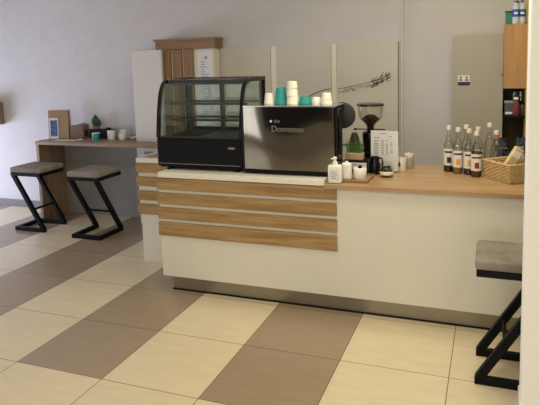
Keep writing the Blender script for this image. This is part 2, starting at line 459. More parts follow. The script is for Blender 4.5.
# ------------------------------------------------------------------ refrigerated display case
X0, X1, Y0, Y1, ZB = .222, .926, 1.282, 1.78, .952
t = thing('display_case', ((X0+X1)/2, (Y0+Y1)/2, .925), 'black refrigerated countertop display case with curved glass', 'display case')
off = -t.location
def loc(o): o.location = off; return o
b = nb(); bm_box(b, X0, X1, Y0, Y1, ZB, 1.165, .012); bm_box(b, X0+.01, X1-.01, Y0+.03, Y1-.02, .94, ZB+.01)
base = loc(obj('base_cabinet', b, 'black', t))
prof = [(Y0+.002, 1.165), (Y0+.012, 1.25), (Y0+.026, 1.35), (Y0+.046, 1.44), (Y0+.064, 1.50), (Y0+.084, 1.54), (Y0+.112, 1.572), (Y0+.15, 1.592), (Y0+.20, 1.600), (Y1, 1.602)]
g = nb(); bm_strip(g, prof[:7], -.005, 0, X0+.02, X1-.02)
gl = loc(obj('curved_front_glass', g, 'caseglass', t, True)); tag(gl, 'clear curved front glass')
loc(obj('top_glass', bm_box(nb(), X0+.02, X1-.02, Y0+.15, Y1, 1.592, 1.600), 'caseglass', t))
for xs in ((X0, X0+.022), (X1-.022, X1)):
    loc(obj('side_frame', bm_strip(nb(), prof, -.028, 0, *xs), 'blackgloss', t, True))
    b = nb(); xm = (xs[0]+xs[1])/2
    poly = [(p[0]+.012, min(p[1], 1.59)) for p in prof] + [(Y1-.01, 1.165)]
    loc(obj('side_glass', bm_prism(b, poly, 0, xm-.002, xm+.002), 'caseglass', t))
# back doors frame
b = nb()
bm_box(b, X0, X0+.045, Y1-.022, Y1, 1.165, 1.602); bm_box(b, X1-.045, X1, Y1-.022, Y1, 1.165, 1.602)
bm_box(b, X0, X1, Y1-.022, Y1, 1.565, 1.602); bm_box(b, X0, X1, Y1-.022, Y1, 1.165, 1.20)
loc(obj('back_frame', b, 'black', t))
for x in (.255, .545):
    b = nb(); bm_box(b, x, x+.035, Y1-.04, Y1-.023, 1.165, 1.565); loc(obj('door_stile', b, 'innergrey', t))
for x0, x1 in ((.24, .55), (.57, .86)):
    loc(obj('sliding_door', bm_box(nb(), x0, x1, Y1-.012, Y1-.008, 1.20, 1.565), 'caseglass', t))
for z in (1.283, 1.408):
    b = nb(); bm_box(b, X0+.03, X1-.03, 1.47, Y1-.05, z, z+.005); s = loc(obj('shelf', b, 'glass', t))
    b = nb(); bm_box(b, X0+.025, X1-.025, 1.462, 1.472, z-.008, z+.010); bm_box(b, X0+.025, X1-.025, Y1-.058, Y1-.045, z-.008, z+.010)
    obj('shelf_edge', b, 'innergrey', s)
loc(obj('case_floor', bm_box(nb(), X0+.02, X1-.02, Y0+.03, Y1-.03, 1.165, 1.172), 'innergrey', t))
loc(obj('light_bar', bm_box(nb(), X0+.03, X1-.03, Y0+.16, Y0+.20, 1.555, 1.588, .004), 'innergrey', t))
b = nb()
for k in range(9): bm_box(b, X0+.06+k*.03, X0+.075+k*.03, Y0+.09, Y1-.12, 1.172, 1.175)
loc(obj('floor_grille', b, 'black', t))
for x in (X0+.085, X1-.06):
    for y in (Y0+.04, Y1-.06):
        b = nb(); bm_lathe(b, [(0, 0), (.026, 0), (.028, .005), (.024, .028), (0, .028)], x, y, .925, 18); loc(obj('foot', b, 'black', t, True))
b = nb(); bm_box(b, .812, .880, Y0-.001, Y0+.001, 1.093, 1.111)
lg = loc(obj('logo_plate', b, 'darkgrey', t))
text_mesh('logo', 'COLD', .017, 'cap', lg, Matrix.Translation((.822, Y0-.0015, 1.096)) @ FRONT)
b = nb(); bm_box(b, X0+.02, X1-.02, Y0-.002, Y0+.001, .972, .975); loc(obj('trim_line', b, 'greymetal', t))

# ------------------------------------------------------------------ espresso machine
t = thing('espresso_machine', (1.29, 1.5, .925), 'large espresso machine with polished steel panel and black frame', 'coffee machine')
off = -t.location
MX0, MX1, MYF = .956, 1.612, 1.262
loc(obj('chassis', bm_box(nb(), MX0+.01, MX1-.005, MYF+.03, 1.52, .955, 1.400, .01), 'black', t))
def panel_y(x, z): return MYF + .012*(z-.96) + .0
# slightly dished steel panel
b = nb(); nx, nz = 24, 12; vs = []
for i in range(nx+1):
    row = []
    for j in range(nz+1):
        x = MX0+(MX1-MX0)*i/nx; z = .964+(1.402-.964)*j/nz
        u = (i/nx-.5)*2; w = (j/nz)
        y = MYF - .004*(1-u*u) + .0035*math.exp(-((u-.05)/.5)**2)*w*w - .0025*math.cos(3*u+2*w)*(1-w)
        row.append(b.verts.new((x, y, z)))
    vs.append(row)
for i in range(nx):
    for j in range(nz): b.faces.new((vs[i][j], vs[i+1][j], vs[i+1][j+1], vs[i][j+1]))
ex = bmesh.ops.solidify(b, geom=b.faces[:], thickness=-.008)
bmesh.ops.recalc_face_normals(b, faces=b.faces)
pan = loc(obj('steel_panel', b, 'mirror', t, True))
text_mesh('lettering', 'Domenos', .060, 'lettersteel', pan, Matrix.Translation((1.165, MYF-.007, 1.232)) @ Matrix.Rotation(-.0, 4, 'Y') @ FRONT, .0015)
text_mesh('small_lettering', 'the', .034, 'lettersteel', pan, Matrix.Translation((1.185, MYF-.005, 1.295)) @ FRONT, .0015)
b = nb(); bm_lathe(b, [(0, -.003), (.006, -.003), (.008, 0), (0, 0)], M=Matrix.Translation((1.163, MYF-.003, 1.305)) @ Matrix.Rotation(-PI/2, 4, 'X'), seg=16)
loc(obj('emblem', b, 'ceramic', t, True))
b = nb(); bm_box(b, MX0-.012, MX1+.01, MYF+.012, 1.52, .936, .962, .004)
loc(obj('base_frame', b, 'black', t))
b = nb(); bm_box(b, MX0-.005, MX1+.01, MYF+.0, 1.53, 1.402, 1.412, .002)
loc(obj('cup_tray', b, 'chrome', t))
b = nb(); bm_box(b, MX0-.022, MX0, MYF+.01, 1.52, .94, 1.40, .004); loc(obj('side_panel', b, 'blackgloss', t))
b = nb(); bm_box(b, MX1+.002, MX1+.020, MYF+.01, 1.40, .94, 1.39, .004); loc(obj('side_panel', b, 'blackgloss', t))
b = nb(); bm_lathe(b, [(0, -.02), (.080, -.02), (.092, -.012), (.095, 0), (.092, .012), (.080, .02), (0, .02)], M=Matrix.Translation((1.600, 1.542, 1.322)) @ Matrix.Rotation(PI/2, 4, 'X') @ Matrix.Rotation(0, 4, 'Z'), seg=40)
loc(obj('round_side_cap', b, 'darkgrey', t, True))
b = nb(); bm_tube(b, [(1.635, 1.31, 1.34), (1.642, 1.31, 1.30), (1.642, 1.31, 1.20), (1.642, 1.31, 1.08)], .009, 10)
loc(obj('steam_wand', b, 'blackgloss', t, True))
for x in (MX0+.05, MX1-.05):
    for y in (1.33, 1.48):
        b = nb(); bm_lathe(b, [(0, 0), (.022, 0), (.02, .012), (0, .012)], x, y, .925, 16); loc(obj('foot', b, 'black', t, True))

# ------------------------------------------------------------------ cups on the machine
def cup_prof(r0, r1, h, th=.003, flip=False):
    if flip:                                   # upside down
        return [(r1, 0), (r1+.003, .004), (r0, h-.006), (r0-.002, h), (r0-.004, h-.004), (0, h-.004)]
    return [(0, .003), (r0-.003, .003), (r0, 0), (r1-.001, h-.005), (r1+.003, h-.003), (r1+.003, h), (r1-.002, h), (r0-.003, .006), (0, .006)]
ZT = 1.412
def cup(x, y, r0, r1, h, m, label, z=ZT, flip=True, group='cups on top of the espresso machine', name='paper_cup', cat='cup', band=False):
    b = nb(); bm_lathe(b, cup_prof(r0, r1, h, flip=flip), seg=28)
    if band:
        bm_lathe(b, [(r1*.99, h*.45), (r1+.003, h*.47), (r1+.002, h*.52), (r1*.97, h*.54)])
    o = obj(name, b, m, None, True, (x, y, z)); return tag(o, label, cat, group)
cup(1.096, 1.42, .031, .037, .078, 'cupwhite', 'white paper cup standing leftmost on top of the espresso machine')
cup(1.180, 1.43, .033, .045, .118, 'teal', 'tall teal paper cup upside down on the espresso machine')
cup(1.274, 1.42, .039, .045, .058, 'cupwhite', 'wide white cup carrying two smaller cups on the espresso machine')
c = cup(1.270, 1.42, .036, .039, .056, 'cupwhite', 'white cup in the middle of the stack on the espresso machine', z=ZT+.055)
c = cup(1.270, 1.42, .034, .036, .052, 'cupwhite', 'topmost white cup of the stack on the espresso machine', z=ZT+.109)
cup(1.364, 1.42, .036, .041, .052, 'teal', 'short teal cup between the white stack and the mugs')
# espresso cup with handle
t = thing('espresso_cup', (1.446, 1.42, ZT), 'small round white cup with handle on the espresso machine', 'cup', group='cups on top of the espresso machine')
b = nb(); bm_lathe(b, [(.028, 0), (.032, .006), (.032, .030), (.026, .046), (.015, .050), (0, .050)]); obj('bowl', b, 'ceramic', t, True)
b = nb(); bm_tube(b, [(.030, 0, .036), (.045, 0, .034), (.050, 0, .022), (.044, 0, .010), (.030, 0, .010)], .004); obj('handle', b, 'ceramic', t, True)
cup(1.520, 1.42, .031, .035, .078, 'cupwhite', 'white paper cup standing rightmost on top of the espresso machine', band=True)

# ------------------------------------------------------------------ on the wood bar
ZW = .900
# wooden tray
t = thing('serving_tray', (1.737, 1.375, ZW), 'small wooden tray holding the white jar', 'tray', rz=0)
b = nb(); bm_box(b, -.095, .095, -.12, .12, 0, .008, .002); obj('tray_base', b, 'bartop', t)
b = nb()
for a_ in ((-.10, .10, -.125, -.115), (-.10, .10, .115, .125), (-.10, -.09, -.115, .115), (.09, .10, -.115, .115)):
    bm_box(b, *a_, 0, .018, .001)
obj('tray_rim', b, 'darkwx', t)
def pump_bottle(x, y, z, label):
    t = thing('soap_dispenser', (x, y, z), label, 'soap dispenser')
    b = nb(); bm_box(b, -.046, .046, -.025, .025, 0, .125)
    o = obj('bottle', b, 'soapwhite', t, True); bv = o.modifiers.new('r', 'BEVEL'); bv.width = .014; bv.segments = 4
    b = nb(); bm_box(b, -.032, .032, -.0275, -.026, .025, .095); obj('label_print', b, 'paper', t)['label'] = 'pale grey printed label'
    b = nb()
    for k in range(5): bm_box(b, -.024, .010+.006*(k % 3), -.0282, -.0275, .08-.011*k, .083-.011*k)
    obj('label_text', b, 'ink', t)
    b = nb(); bm_lathe(b, [(0, .12), (.018, .122), (.017, .143), (.010, .147), (.009, .162), (0, .162)]); obj('collar', b, 'soapwhite', t, True)
    b = nb(); bm_lathe(b, [(0, .160), (.013, .161), (.015, .172), (.010, .177), (0, .177)]); bm_bar(b, (0, 0, .170), (-.016, -.034, .168), .011, .008); obj('pump_head', b, 'soapwhite', t, True)
    return t
pump_bottle(1.625, 1.222, ZW, 'white pump bottle of soap at the bar\'s left front edge')
t = thing('plastic_bottle', (1.685, 1.300, ZW+.008), 'white rounded bottle without pump behind the soap dispenser', 'bottle')
b = nb(); bm_box(b, -.034, .034, -.022, .022, 0, .120); o = obj('body', b, 'soapwhite', t, True); bv = o.modifiers.new('r', 'BEVEL'); bv.width = .018; bv.segments = 4
b = nb(); bm_lathe(b, [(0, .116), (.012, .117), (.012, .128), (0, .128)]); obj('cap', b, 'soapwhite', t, True)
t = thing('ceramic_jar', (1.760, 1.365, ZW+.008), 'round white ceramic jar standing on the wooden tray', 'jar')
b = nb(); bm_lathe(b, [(0, 0), (.040, 0), (.045, .006), (.047, .070), (.043, .076), (.040, .070), (.038, .06), (0, .06)]); obj('body', b, 'soapwhite', t, True)
b = nb(); bm_lathe(b, [(0, .07), (.015, .072), (.012, .088), (0, .092)], 0, .01); obj('lid_knob', b, 'black', t, True)
# black box with label carrying the grass pot
t = thing('knock_box', (1.690, 1.635, ZW), 'black box under the grass pot with white label strip', 'box')
b = nb(); bm_box(b, -.09, .085, -.09, .08, 0, .098, .006); obj('body', b, 'black', t)
b = nb(); bm_box(b, -.035, .08, -.0925, -.09, .04, .085); o = obj('label_strip', b, 'paper', t); o['label'] = 'white label strip'
b = nb()
for k in range(3): bm_box(b, -.035, .01+.01*k, -.0932, -.0925, .072-.012*k, .075-.012*k)
obj('strip_text', b, 'ink', t)
t = thing('grass_planter', (1.672, 1.61, ZW+.098), 'pale wooden planter of green grass in front of the grinder', 'plant')
b = nb(); bm_box(b, -.063, .063, -.035, .035, 0, .046, .003); obj('pot', b, 'potwood', t)
b = nb()
rr = random.Random(5)
for k in range(85):
    x = rr.uniform(-.056, .056); y = rr.uniform(-.028, .028); h = rr.uniform(.05, .12); dx = rr.uniform(-.022, .022); dy = rr.uniform(-.02, .02)
    w = .0018
    v = [b.verts.new(p) for p in ((x-w, y, .04), (x+w, y, .04), (x+dx*.4+w*.8, y+dy*.4, .04+h*.6), (x+dx, y+dy, .04+h), (x+dx*.4-w*.8, y+dy*.4, .04+h*.6))]
    b.faces.new(v)
tag(obj('grass', b, 'leaf', t), kind='stuff')
# something brown behind: tamper handle of the grinder area
t = thing('milk_pitcher', (1.628, 1.80, ZW), 'dark brown pitcher half hidden behind the grass', 'pitcher')
b = nb(); bm_lathe(b, [(0, 0), (.041, 0), (.045, .02), (.044, .16), (.036, .22), (.020, .265), (0, .27)]); obj('body', b, mat('dark_brown_enamel', (.045, .028, .02), .4), t, True)
b = nb(); bm_tube(b, [(0, -.035, .19), (0, -.054, .17), (0, -.054, .10), (0, -.04, .07)], .006); obj('handle', b, 'black', t, True)

# grinder
t = thing('coffee_grinder', (1.742, 1.84, ZW), 'black coffee grinder with a clear hopper of beans', 'coffee grinder')
b = nb(); bm_box(b, -.062, .062, -.09, .10, 0, .03, .006); bm_lathe(b, [(0, .03), (.050, .03), (.054, .10), (.056, .19), (.062, .24), (.060, .265), (.030, .28), (0, .28)]); obj('body', b, 'blackgloss', t, True)
b = nb(); bm_box(b, -.06, .06, -.002, .0, .19, .20); bm_tube(b, [(-.11, -.03, .292), (.115, -.03, .292)], .004, 8); bm_lathe(b, [(0, .286), (.012, .286), (.012, .298), (0, .298)], -.11, -.03); obj('adjuster_lever', b, 'blackmetal', t)
b = nb(); bm_lathe(b, [(.028, .278), (.030, .315), (.045, .335), (.075, .362), (.088, .385), (.092, .42), (.095, .468)], seg=36); obj('hopper', b, 'hopper', t, True)
b = nb(); bm_lathe(b, [(0, .275), (.022, .278), (.024, .315), (.040, .341), (.070, .367), (.060, .372), (.035, .395), (.010, .402), (0, .403)], .0, 0, 0, seg=28); obj('coffee_beans', b, 'beans', t, True)
b = nb(); bm_lathe(b, [(0, .466), (.101, .466), (.103, .472), (.101, .480), (.09, .484), (0, .486)], seg=36); obj('hopper_lid', b, mat('hopper_lid_brown', (.022, .014, .014), .2), t, True)
b = nb(); bm_bar(b, (0, -.05, .11), (0, -.085, .10), .05, .05); obj('spout', b, 'blackgloss', t)

# menu stand
t = thing('menu_stand', (1.872, 1.690, ZW), 'white drinks menu sheet in a clear upright stand', 'sign', rz=-.12)
b = nb(); bm_box(b, -.104, .104, .0, .0025, .004, .302); obj('acrylic_back', b, 'glass', t)
b = nb(); bm_box(b, -.104, .104, -.03, .02, 0, .004); obj('stand_foot', b, 'glass', t)
b = nb(); bm_box(b, -.101, .101, -.0022, -.0006, .008, .298); sh = obj('menu_sheet', b, 'paper', t)
b = nb(); rr = random.Random(9)
bm_box(b, -.025, .015, -.0032, -.0022, .275, .280); bm_box(b, -.075, -.035, -.0032, -.0022, .245, .249); bm_box(b, .035, .055, -.0032, -.0022, .255, .259)
for k in range(9):
    z = .225-.0125*k
    bm_box(b, -.078, -.078+rr.uniform(.025, .045), -.0032, -.0022, z, z+.004)
    for xx in (-.02, .012, .045):
        if rr.random() < .85: bm_box(b, xx, xx+.014, -.0032, -.0022, z, z+.005)
for k in range(4): bm_box(b, -.078, -.03+.02*rr.random(), -.0032, -.0022, .10-.012*k, .104-.012*k)
obj('menu_lines', b, 'ink', sh)

# black milk jug (dark mug)
t = thing('black_jug', (1.820, 1.585, ZW), 'small black jug with handle beside the white jar', 'jug')
b = nb(); bm_lathe(b, [(0, 0), (.036, 0), (.039, .01), (.037, .075), (.030, .10), (.033, .125), (.029, .125), (.026, .10), (0, .03)]); obj('body', b, 'blackgloss', t, True)
b = nb(); bm_tube(b, [(.03, -.01, .115), (.055, -.02, .118), (.062, -.022, .085), (.055, -.02, .04), (.034, -.012, .03)], .005); obj('handle', b, 'blackgloss', t, True)
# candle jar
t = thing('glass_jar', (1.918, 1.50, ZW), 'low glass jar with white band and dark contents', 'jar')
b = nb(); bm_lathe(b, [(0, 0), (.040, 0), (.044, .006), (.046, .02), (.044, .05), (.038, .062), (.038, .072), (.035, .072), (.034, .06), (.040, .045), (.041, .01), (0, .006)]); obj('jar_body', b, 'glass', t, True)
b = nb(); bm_lathe(b, [(.0453, .018), (.0468, .020), (.0465, .040), (.0450, .042)]); obj('label_band', b, 'cream', t, True)
b = nb(); bm_lathe(b, [(0, .008), (.038, .008), (.040, .03), (.038, .052), (.02, .060), (0, .056)]); obj('coffee_beans', b, 'beans', t, True)
b = nb(); 
for k in range(9):
    a_ = k*2.4; bm_box(b, -.008+.018*math.cos(a_), .008+.018*math.cos(a_), -.006+.018*math.sin(a_), .006+.018*math.sin(a_), .056+.004*(k % 3), .072+.004*(k % 3), .002)
obj('wrapped_sweets', b, 'darkprint', t)
t = thing('standing_card', (1.895, 1.60, ZW), 'small pink and white card behind the low glass jar', 'card', rz=.05)
b = nb(); bm_box(b, -.055, .045, 0, .003, 0, .095); obj('card', b, mat('pinkish_card', (.58, .52, .54), .6), t)
b = nb(); bm_box(b, -.045, -.015, -.001, .0, .068, .078); bm_box(b, -.045, -.02, -.001, 0, .045, .062); obj('print', b, mat('rose_print', (.35, .16, .17), .7), t)
# mug with handle and tin behind
t = thing('coffee_mug', (1.982, 1.755, ZW), 'cream mug with a dark oval mark beside the menu', 'mug')
b = nb(); bm_lathe(b, [(0, 0), (.034, 0), (.037, .005), (.038, .095), (.034, .095), (.033, .01), (0, .01)]); obj('body', b, 'cupwhite', t, True)
b = nb(); bm_tube(b, [(-.035, -.01, .08), (-.05, -.025, .078), (-.054, -.028, .05), (-.048, -.024, .022), (-.032, -.015, .02)], .006); obj('handle', b, 'cupwhite', t, True)
b = nb(); bm_lathe(b, [(0, 0), (.012, 0), (.012, .002), (0, .002)], M=Matrix.Translation((-.012, -.0355, .05)) @ Matrix.Rotation(PI/2+.0, 4, 'X') @ Matrix.Scale(1.5, 4, (0, 1, 0)), seg=20); obj('mark', b, 'darkprint', t)
t = thing('glass_canister', (2.020, 1.86, ZW), 'small grey glass canister with lid behind the mug', 'canister')
b = nb(); bm_lathe(b, [(0, 0), (.038, 0), (.040, .006), (.040, .085), (.034, .092), (0, .092)]); obj('body', b, mat('frosted_grey', (.40, .37, .33), .3), t, True)
b = nb(); bm_lathe(b, [(0, .09), (.037, .09), (.037, .106), (.010, .108), (.010, .118), (0, .119)]); obj('lid', b, 'cap', t, True)

# ------------------------------------------------------------------ syrup bottles
BP = [(0, 0), (.030, 0), (.035, .005), (.036, .17), (.033, .195), (.022, .225), (.0135, .25), (.0125, .295), (.0145, .297), (.0145, .305), (.0125, .305)]
def syrup(x, y, liquid, fill, prt, label, h=1.0, capm='cap', red=False, wide=1.0, rz=0):
    t = thing('syrup_bottle', (x, y, ZW), label, 'bottle', rz, 'syrup bottles on the oak bar')
    P = [(r*wide, z*h) for r, z in BP]
    b = nb(); bm_lathe(b, P, seg=24); obj('glass', b, 'bottleglass', t, True)
    if liquid:
        q = [(0, .004*h)] + [(max(r*wide-.003, 0), z*h) for r, z in BP[1:] if z < fill] + [((.033 if fill < .2 else .022)*wide-.004, fill*h), (0, fill*h)]
        b = nb(); bm_lathe(b, q, seg=24); obj('syrup', b, liquid, t, True)
    b = nb(); bm_lathe(b, [(0, .300*h), (.0165, .300*h), (.0165, .326*h), (.015, .330*h), (0, .330*h)], seg=20); obj('cap', b, capm, t, True)
    if red:
        b = nb(); bm_lathe(b, [(.0145, .262*h), (.0155, .264*h), (.0155, .285*h), (.0145, .287*h)], seg=20); obj('neck_band', b, 'capred', t, True)
    if prt:
        # label wraps the front half
        def wrap(z0, z1, a0, a1, rad, m, nm):
            b = nb(); n = 14; A = []; B_ = []
            for k in range(n+1):
                a = math.radians(a0+(a1-a0)*k/n); A.append(b.verts.new((rad*math.cos(a), rad*math.sin(a), z0))); B_.append(b.verts.new((rad*math.cos(a), rad*math.sin(a), z1)))
            for k in range(n): b.faces.new((A[k], A[k+1], B_[k+1], B_[k]))
            return obj(nm, b, m, t, True)
        r0 = .0366*wide
        wrap(.048*h, .168*h, 190, 350, r0, 'label', 'paper_label')
        wrap(.066*h, .108*h, 255, 300, r0+.0006, prt, 'fruit_print')
        wrap(.138*h, .150*h, 225, 330, r0+.0006, 'darkprint', 'brand_print')
    return t
syrup(2.310, 1.800, 'syrupdark', .165, 'darkprint', 'dark syrup bottle standing leftmost on the oak bar')
syrup(2.375, 1.740, 'syrupamber', .160, 'orange', 'amber syrup bottle with an orange on its label', h=.98)
syrup(2.450, 1.715, 'syrupdark', .150, 'orange', 'almost black syrup bottle in the front row beside the amber one', h=.97)
syrup(2.500, 1.645, 'syrupred', .185, 'redprint', 'red-brown syrup bottle standing against the wicker basket', h=.94)
syrup(2.425, 1.870, None, 0, None, 'clear empty bottle behind the amber and black syrup bottles')
syrup(2.505, 1.830, None, 0, 'darkprint', 'clear bottle behind the red-brown syrup bottle', h=.97)
syrup(2.580, 1.880, None, 0, None, 'tallest clear bottle with pale cap behind the basket', h=1.04)
syrup(2.625, 1.775, None, 0, None, 'clear bottle with a red neck band beside the basket', h=.92, red=True, wide=1.08)

# ------------------------------------------------------------------ wicker basket
t = thing('wicker_basket', (0, 0, 0), 'tan wicker basket at the right end of the oak bar', 'basket')
F = Vector((2.705, 1.42, 0)); Lc = Vector((2.548, 1.625, 0))
u = (Lc-F); v = Vector((-u.y, u.x, 0)).normalized()*-.16
v = Vector((.15, .13, 0))
ctr = F+u/2+v/2; t.location = (ctr.x, ctr.y, ZW)
cors = [F-ctr, Lc-ctr, Lc+v-ctr, F+v-ctr]
hb = .125
def rimpt(s, z, push=0):
    s = s % 4; k = int(s); a = s-k; p = cors[k].lerp(cors[(k+1) % 4], a)
    sc = .86+.14*(z/hb)
    p = Vector((p.x*sc, p.y*sc, 0)); n = Vector((p.x, p.y, 0)).normalized()
    return Vector((p.x+n.x*push, p.y+n.y*push, z))
b = nb()
bm_prism(b, [tuple(rimpt(k, 0)[:2]) for k in range(4)], 2, 0, .006)
obj('basket_base', b, 'wicker', t)
b = nb(); rows = 11; per = 10; NP = per*4
for i in range(rows):
    z = .006+(hb-.012)*i/(rows-1)
    pts = []
    for k in range(NP*2):
        s = 4*k/(NP*2)
        pts.append(rimpt(s, z, .006*math.cos(PI*(k/2+i))))
    bm_tube(b, pts, .0050, 6, closed=True)
obj('weave', b, 'wicker', t, True)
b = nb()
for k in range(NP//2):
    s = 4*k/(NP//2)+.02; bm_tube(b, [rimpt(s, .003), rimpt(s, hb-.004)], .0032, 5)
obj('stakes', b, 'wicker', t, True)
b = nb(); bm_tube(b, [rimpt(4*k/64, hb-.002, .001) for k in range(64)], .0065, 8, closed=True); obj('rim', b, 'wicker', t, True)
# things in the basket
t2 = thing('bread_bag', (2.735, 1.585, ZW+.06), 'long pale paper bag leaning out of the wicker basket', 'bag')
b = nb(); bm_box(b, -.03, .03, -.022, .022, 0, .18); o = obj('bag', b, 'palewood', t2, True); bv = o.modifiers.new('r', 'BEVEL'); bv.width = .008; bv.segments = 2
o.rotation_euler = (0, math.radians(32), .3); o.location = (-.06, -.03, 0)
b = nb(); bm_box(b, -.024, .024, -.0235, -.022, .11, .155); o2 = obj('window', b, 'cream', o)
t3 = thing('sweets_bag', (2.775, 1.655, ZW+.01), 'clear bag of pale and pink sweets behind the paper bag', 'bag')
b = nb(); bm_lathe(b, [(0, 0), (.035, .005), (.045, .06), (.040, .12), (.022, .16), (.012, .175), (.022, .20), (0, .20)], seg=14); obj('bag', b, mat('cloudy_bag', (.45, .36, .30), .25, var=.5, vscale=50), t3, True)
b = nb(); bm_lathe(b, [(.013, .170), (.015, .172), (.015, .180), (.013, .182)], seg=14); obj('tie', b, 'redjar', t3, True)
# dark foil packets behind
for k, (x, y, z, s, rx, ry, lb) in enumerate(((2.680, 1.93, .0, .9, .1, -.25, 'dark blue foil pack standing behind the basket, nearer the bottles'), (2.785, 1.93, .0, .95, -.1, .2, 'dark blue foil pack behind the basket, nearer the wall jamb'))):
    t4 = thing('coffee_pack', (x, y, ZW), lb, 'packet', group='dark foil packs behind the basket')
    b = nb(); t_ = bmesh.new(); bmesh.ops.create_cube(t_, size=1); bmesh.ops.subdivide_edges(t_, edges=t_.edges[:], cuts=4, use_grid_fill=True)
    rr = random.Random(20+k)
    for vtx in t_.verts:
        zz = vtx.co.z+.5; pin = 1-.65*max(0, (zz-.6)/.4)**1.5
        vtx.co = Vector((vtx.co.x*.085*s+rr.uniform(-.011, .011), vtx.co.y*.07*pin+rr.uniform(-.012, .012), zz*.255*s))
        vtx.co.x += vtx.co.z*ry*.4
    merge(b, t_); obj('pouch', b, 'foil', t4)
    b = nb(); bm_box(b, -.035+.02*ry, .035+.05*ry, -.036, -.030, .16, .165); obj('seal', b, 'greymetal', t4)

# ------------------------------------------------------------------ white fridge with sticker
t = thing('white_refrigerator', (2.47, 2.85, 0), 'tall plain white refrigerator against the back wall', 'refrigerator')
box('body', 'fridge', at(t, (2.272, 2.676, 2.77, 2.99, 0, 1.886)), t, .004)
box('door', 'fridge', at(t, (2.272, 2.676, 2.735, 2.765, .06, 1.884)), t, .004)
b = nb(); bm_box(b, -.152, -.058, -.1162, -.1150, 1.463, 1.552); st = obj('sticker', b, 'paper', t); st['label'] = 'pale sticker with two figures over a dark band'
b = nb(); bm_box(b, -.152, -.056, -.1172, -.1162, 1.465, 1.497); obj('dark_band', b, 'darkprint', st)
b = nb()
for x in (-.13, -.082):
    bm_lathe(b, [(0, 0), (.011, 0), (.011, .001), (0, .001)], M=Matrix.Translation((x, -.1162, 1.534)) @ Matrix.Rotation(PI/2, 4, 'X'), seg=16)
    bm_box(b, x-.016, x+.016, -.1172, -.1162, 1.503, 1.520)
obj('figures', b, 'ink', st)
b = nb(); bm_box(b, .190, .202, -.125, -.115, 1.548, 1.556); obj('hinge', b, 'black', t)

# ------------------------------------------------------------------ wood wall cabinet, shelf, niche
t = thing('wall_cabinet', (2.763, 2.82, 1.44), 'orange-brown wooden wall cabinet beside the white refrigerator', 'cabinet')
box('body', 'cab', (-.085, .085, -.155, .17, 0, .52), t, .002)
box('door', 'cab', (-.087, .087, -.176, -.157, .002, .518), t, .002)
t = thing('niche_panel', (2.775, 2.97, .0), 'dark brown back panel below the wooden wall cabinet', 'panel')
box('panel', 'darkback', (-.095, .09, 0, .02, 0, 1.438), t)
sh = box('wall_shelf', 'black', (2.682, 2.866, 2.66, 2.968, 1.195, 1.215), None, .002)
tag(sh, 'thin black shelf under the wooden wall cabinet', 'shelf')
t = thing('knob_jar', (2.725, 2.74, 1.215), 'square glass jar with pale lid at the shelf\'s left end', 'jar')
b = nb(); bm_box(b, -.035, .035, -.035, .035, 0, .10, .006); obj('jar', b, mat('smoky_jar', (.05, .05, .048), .15, var=.4, vscale=40), t)
b = nb(); bm_box(b, -.037, .037, -.037, .037, .10, .122, .004); obj('lid', b, 'greymetal', t)
b = nb(); bm_box(b, -.028, .028, -.0365, -.035, .012, .03); obj('label_print', b, 'paper', t)
t = thing('tea_jar', (2.778, 2.70, 1.215), 'dark red jar in the middle of the black shelf', 'jar')
b = nb(); bm_lathe(b, [(0, 0), (.024, 0), (.028, .01), (.028, .09), (.018, .115), (.017, .135), (0, .135)]); obj('jar', b, 'redjar', t, True)
b = nb(); bm_lathe(b, [(0, .135), (.019, .135), (.019, .152), (0, .154)]); obj('lid', b, 'ceramic', t, True)
t = thing('spice_jar', (2.826, 2.74, 1.215), 'brownish red jar with dark lid at the shelf\'s right end', 'jar')
b = nb(); bm_lathe(b, [(0, 0), (.022, 0), (.025, .01), (.025, .075), (.018, .09), (0, .09)]); obj('jar', b, mat('brown_red_jar', (.10, .035, .025), .3), t, True)
b = nb(); bm_lathe(b, [(0, .09), (.02, .09), (.02, .108), (0, .11)]); obj('lid', b, 'black', t, True)
for k, x in enumerate((2.765, 2.815)):
    t = thing('glass_tumbler', (x, 2.80, 1.215), ['clear tall glass at the back of the shelf, nearer the refrigerator', 'clear tall glass at the back of the shelf, nearer the end wall'][k], 'glass', group='glasses on the black shelf')
    b = nb(); bm_lathe(b, [(0, 0), (.022, 0), (.025, .19), (.022, .19), (.019, .006), (0, .006)]); obj('tumbler', b, 'bottleglass', t, True)
# on top of the cabinet
t = thing('plastic_bin', (2.712, 2.76, 1.96), 'small green bin at the left on top of the wood cabinet', 'bin')
b = nb(); bm_box(b, -.028, .028, -.04, .04, 0, .10, .004); obj('bin', b, 'greenbin', t)
b = nb(); bm_box(b, -.033, .032, -.045, .045, .10, .108, .002); obj('lid', b, 'black', t)
def water(x, y, z, label):
    t = thing('water_bottle', (x, y, z), label, 'bottle', 0, 'blue-labelled water bottles on the cabinet')
    b = nb(); bm_lathe(b, [(0, 0), (.023, 0), (.027, .008), (.0265, .03), (.025, .04), (.027, .05), (.027, .13), (.024, .145), (.012, .165), (.011, .175), (0, .175)], seg=20); obj('body', b, 'water', t, True)
    b = nb(); bm_lathe(b, [(.0273, .058), (.0285, .06), (.0285, .115), (.0273, .118)], seg=20); obj('label_wrap', b, 'bluelabel', t, True)
    b = nb(); bm_lathe(b, [(0, .172), (.013, .172), (.013, .188), (0, .188)], seg=16); obj('cap', b, 'bluelabel', t, True)
    b = nb(); bm_box(b, -.014, .014, -.0292, -.0275, .078, .094); obj('label_text', b, 'ceramic', t)
water(2.760, 2.70, 1.96, 'blue-labelled water bottle nearest the green bin')
water(2.775, 2.78, 1.96, 'blue-labelled water bottle in the middle on the cabinet')
water(2.808, 2.72, 1.96, 'blue-labelled water bottle nearest the yellow-lit wall')

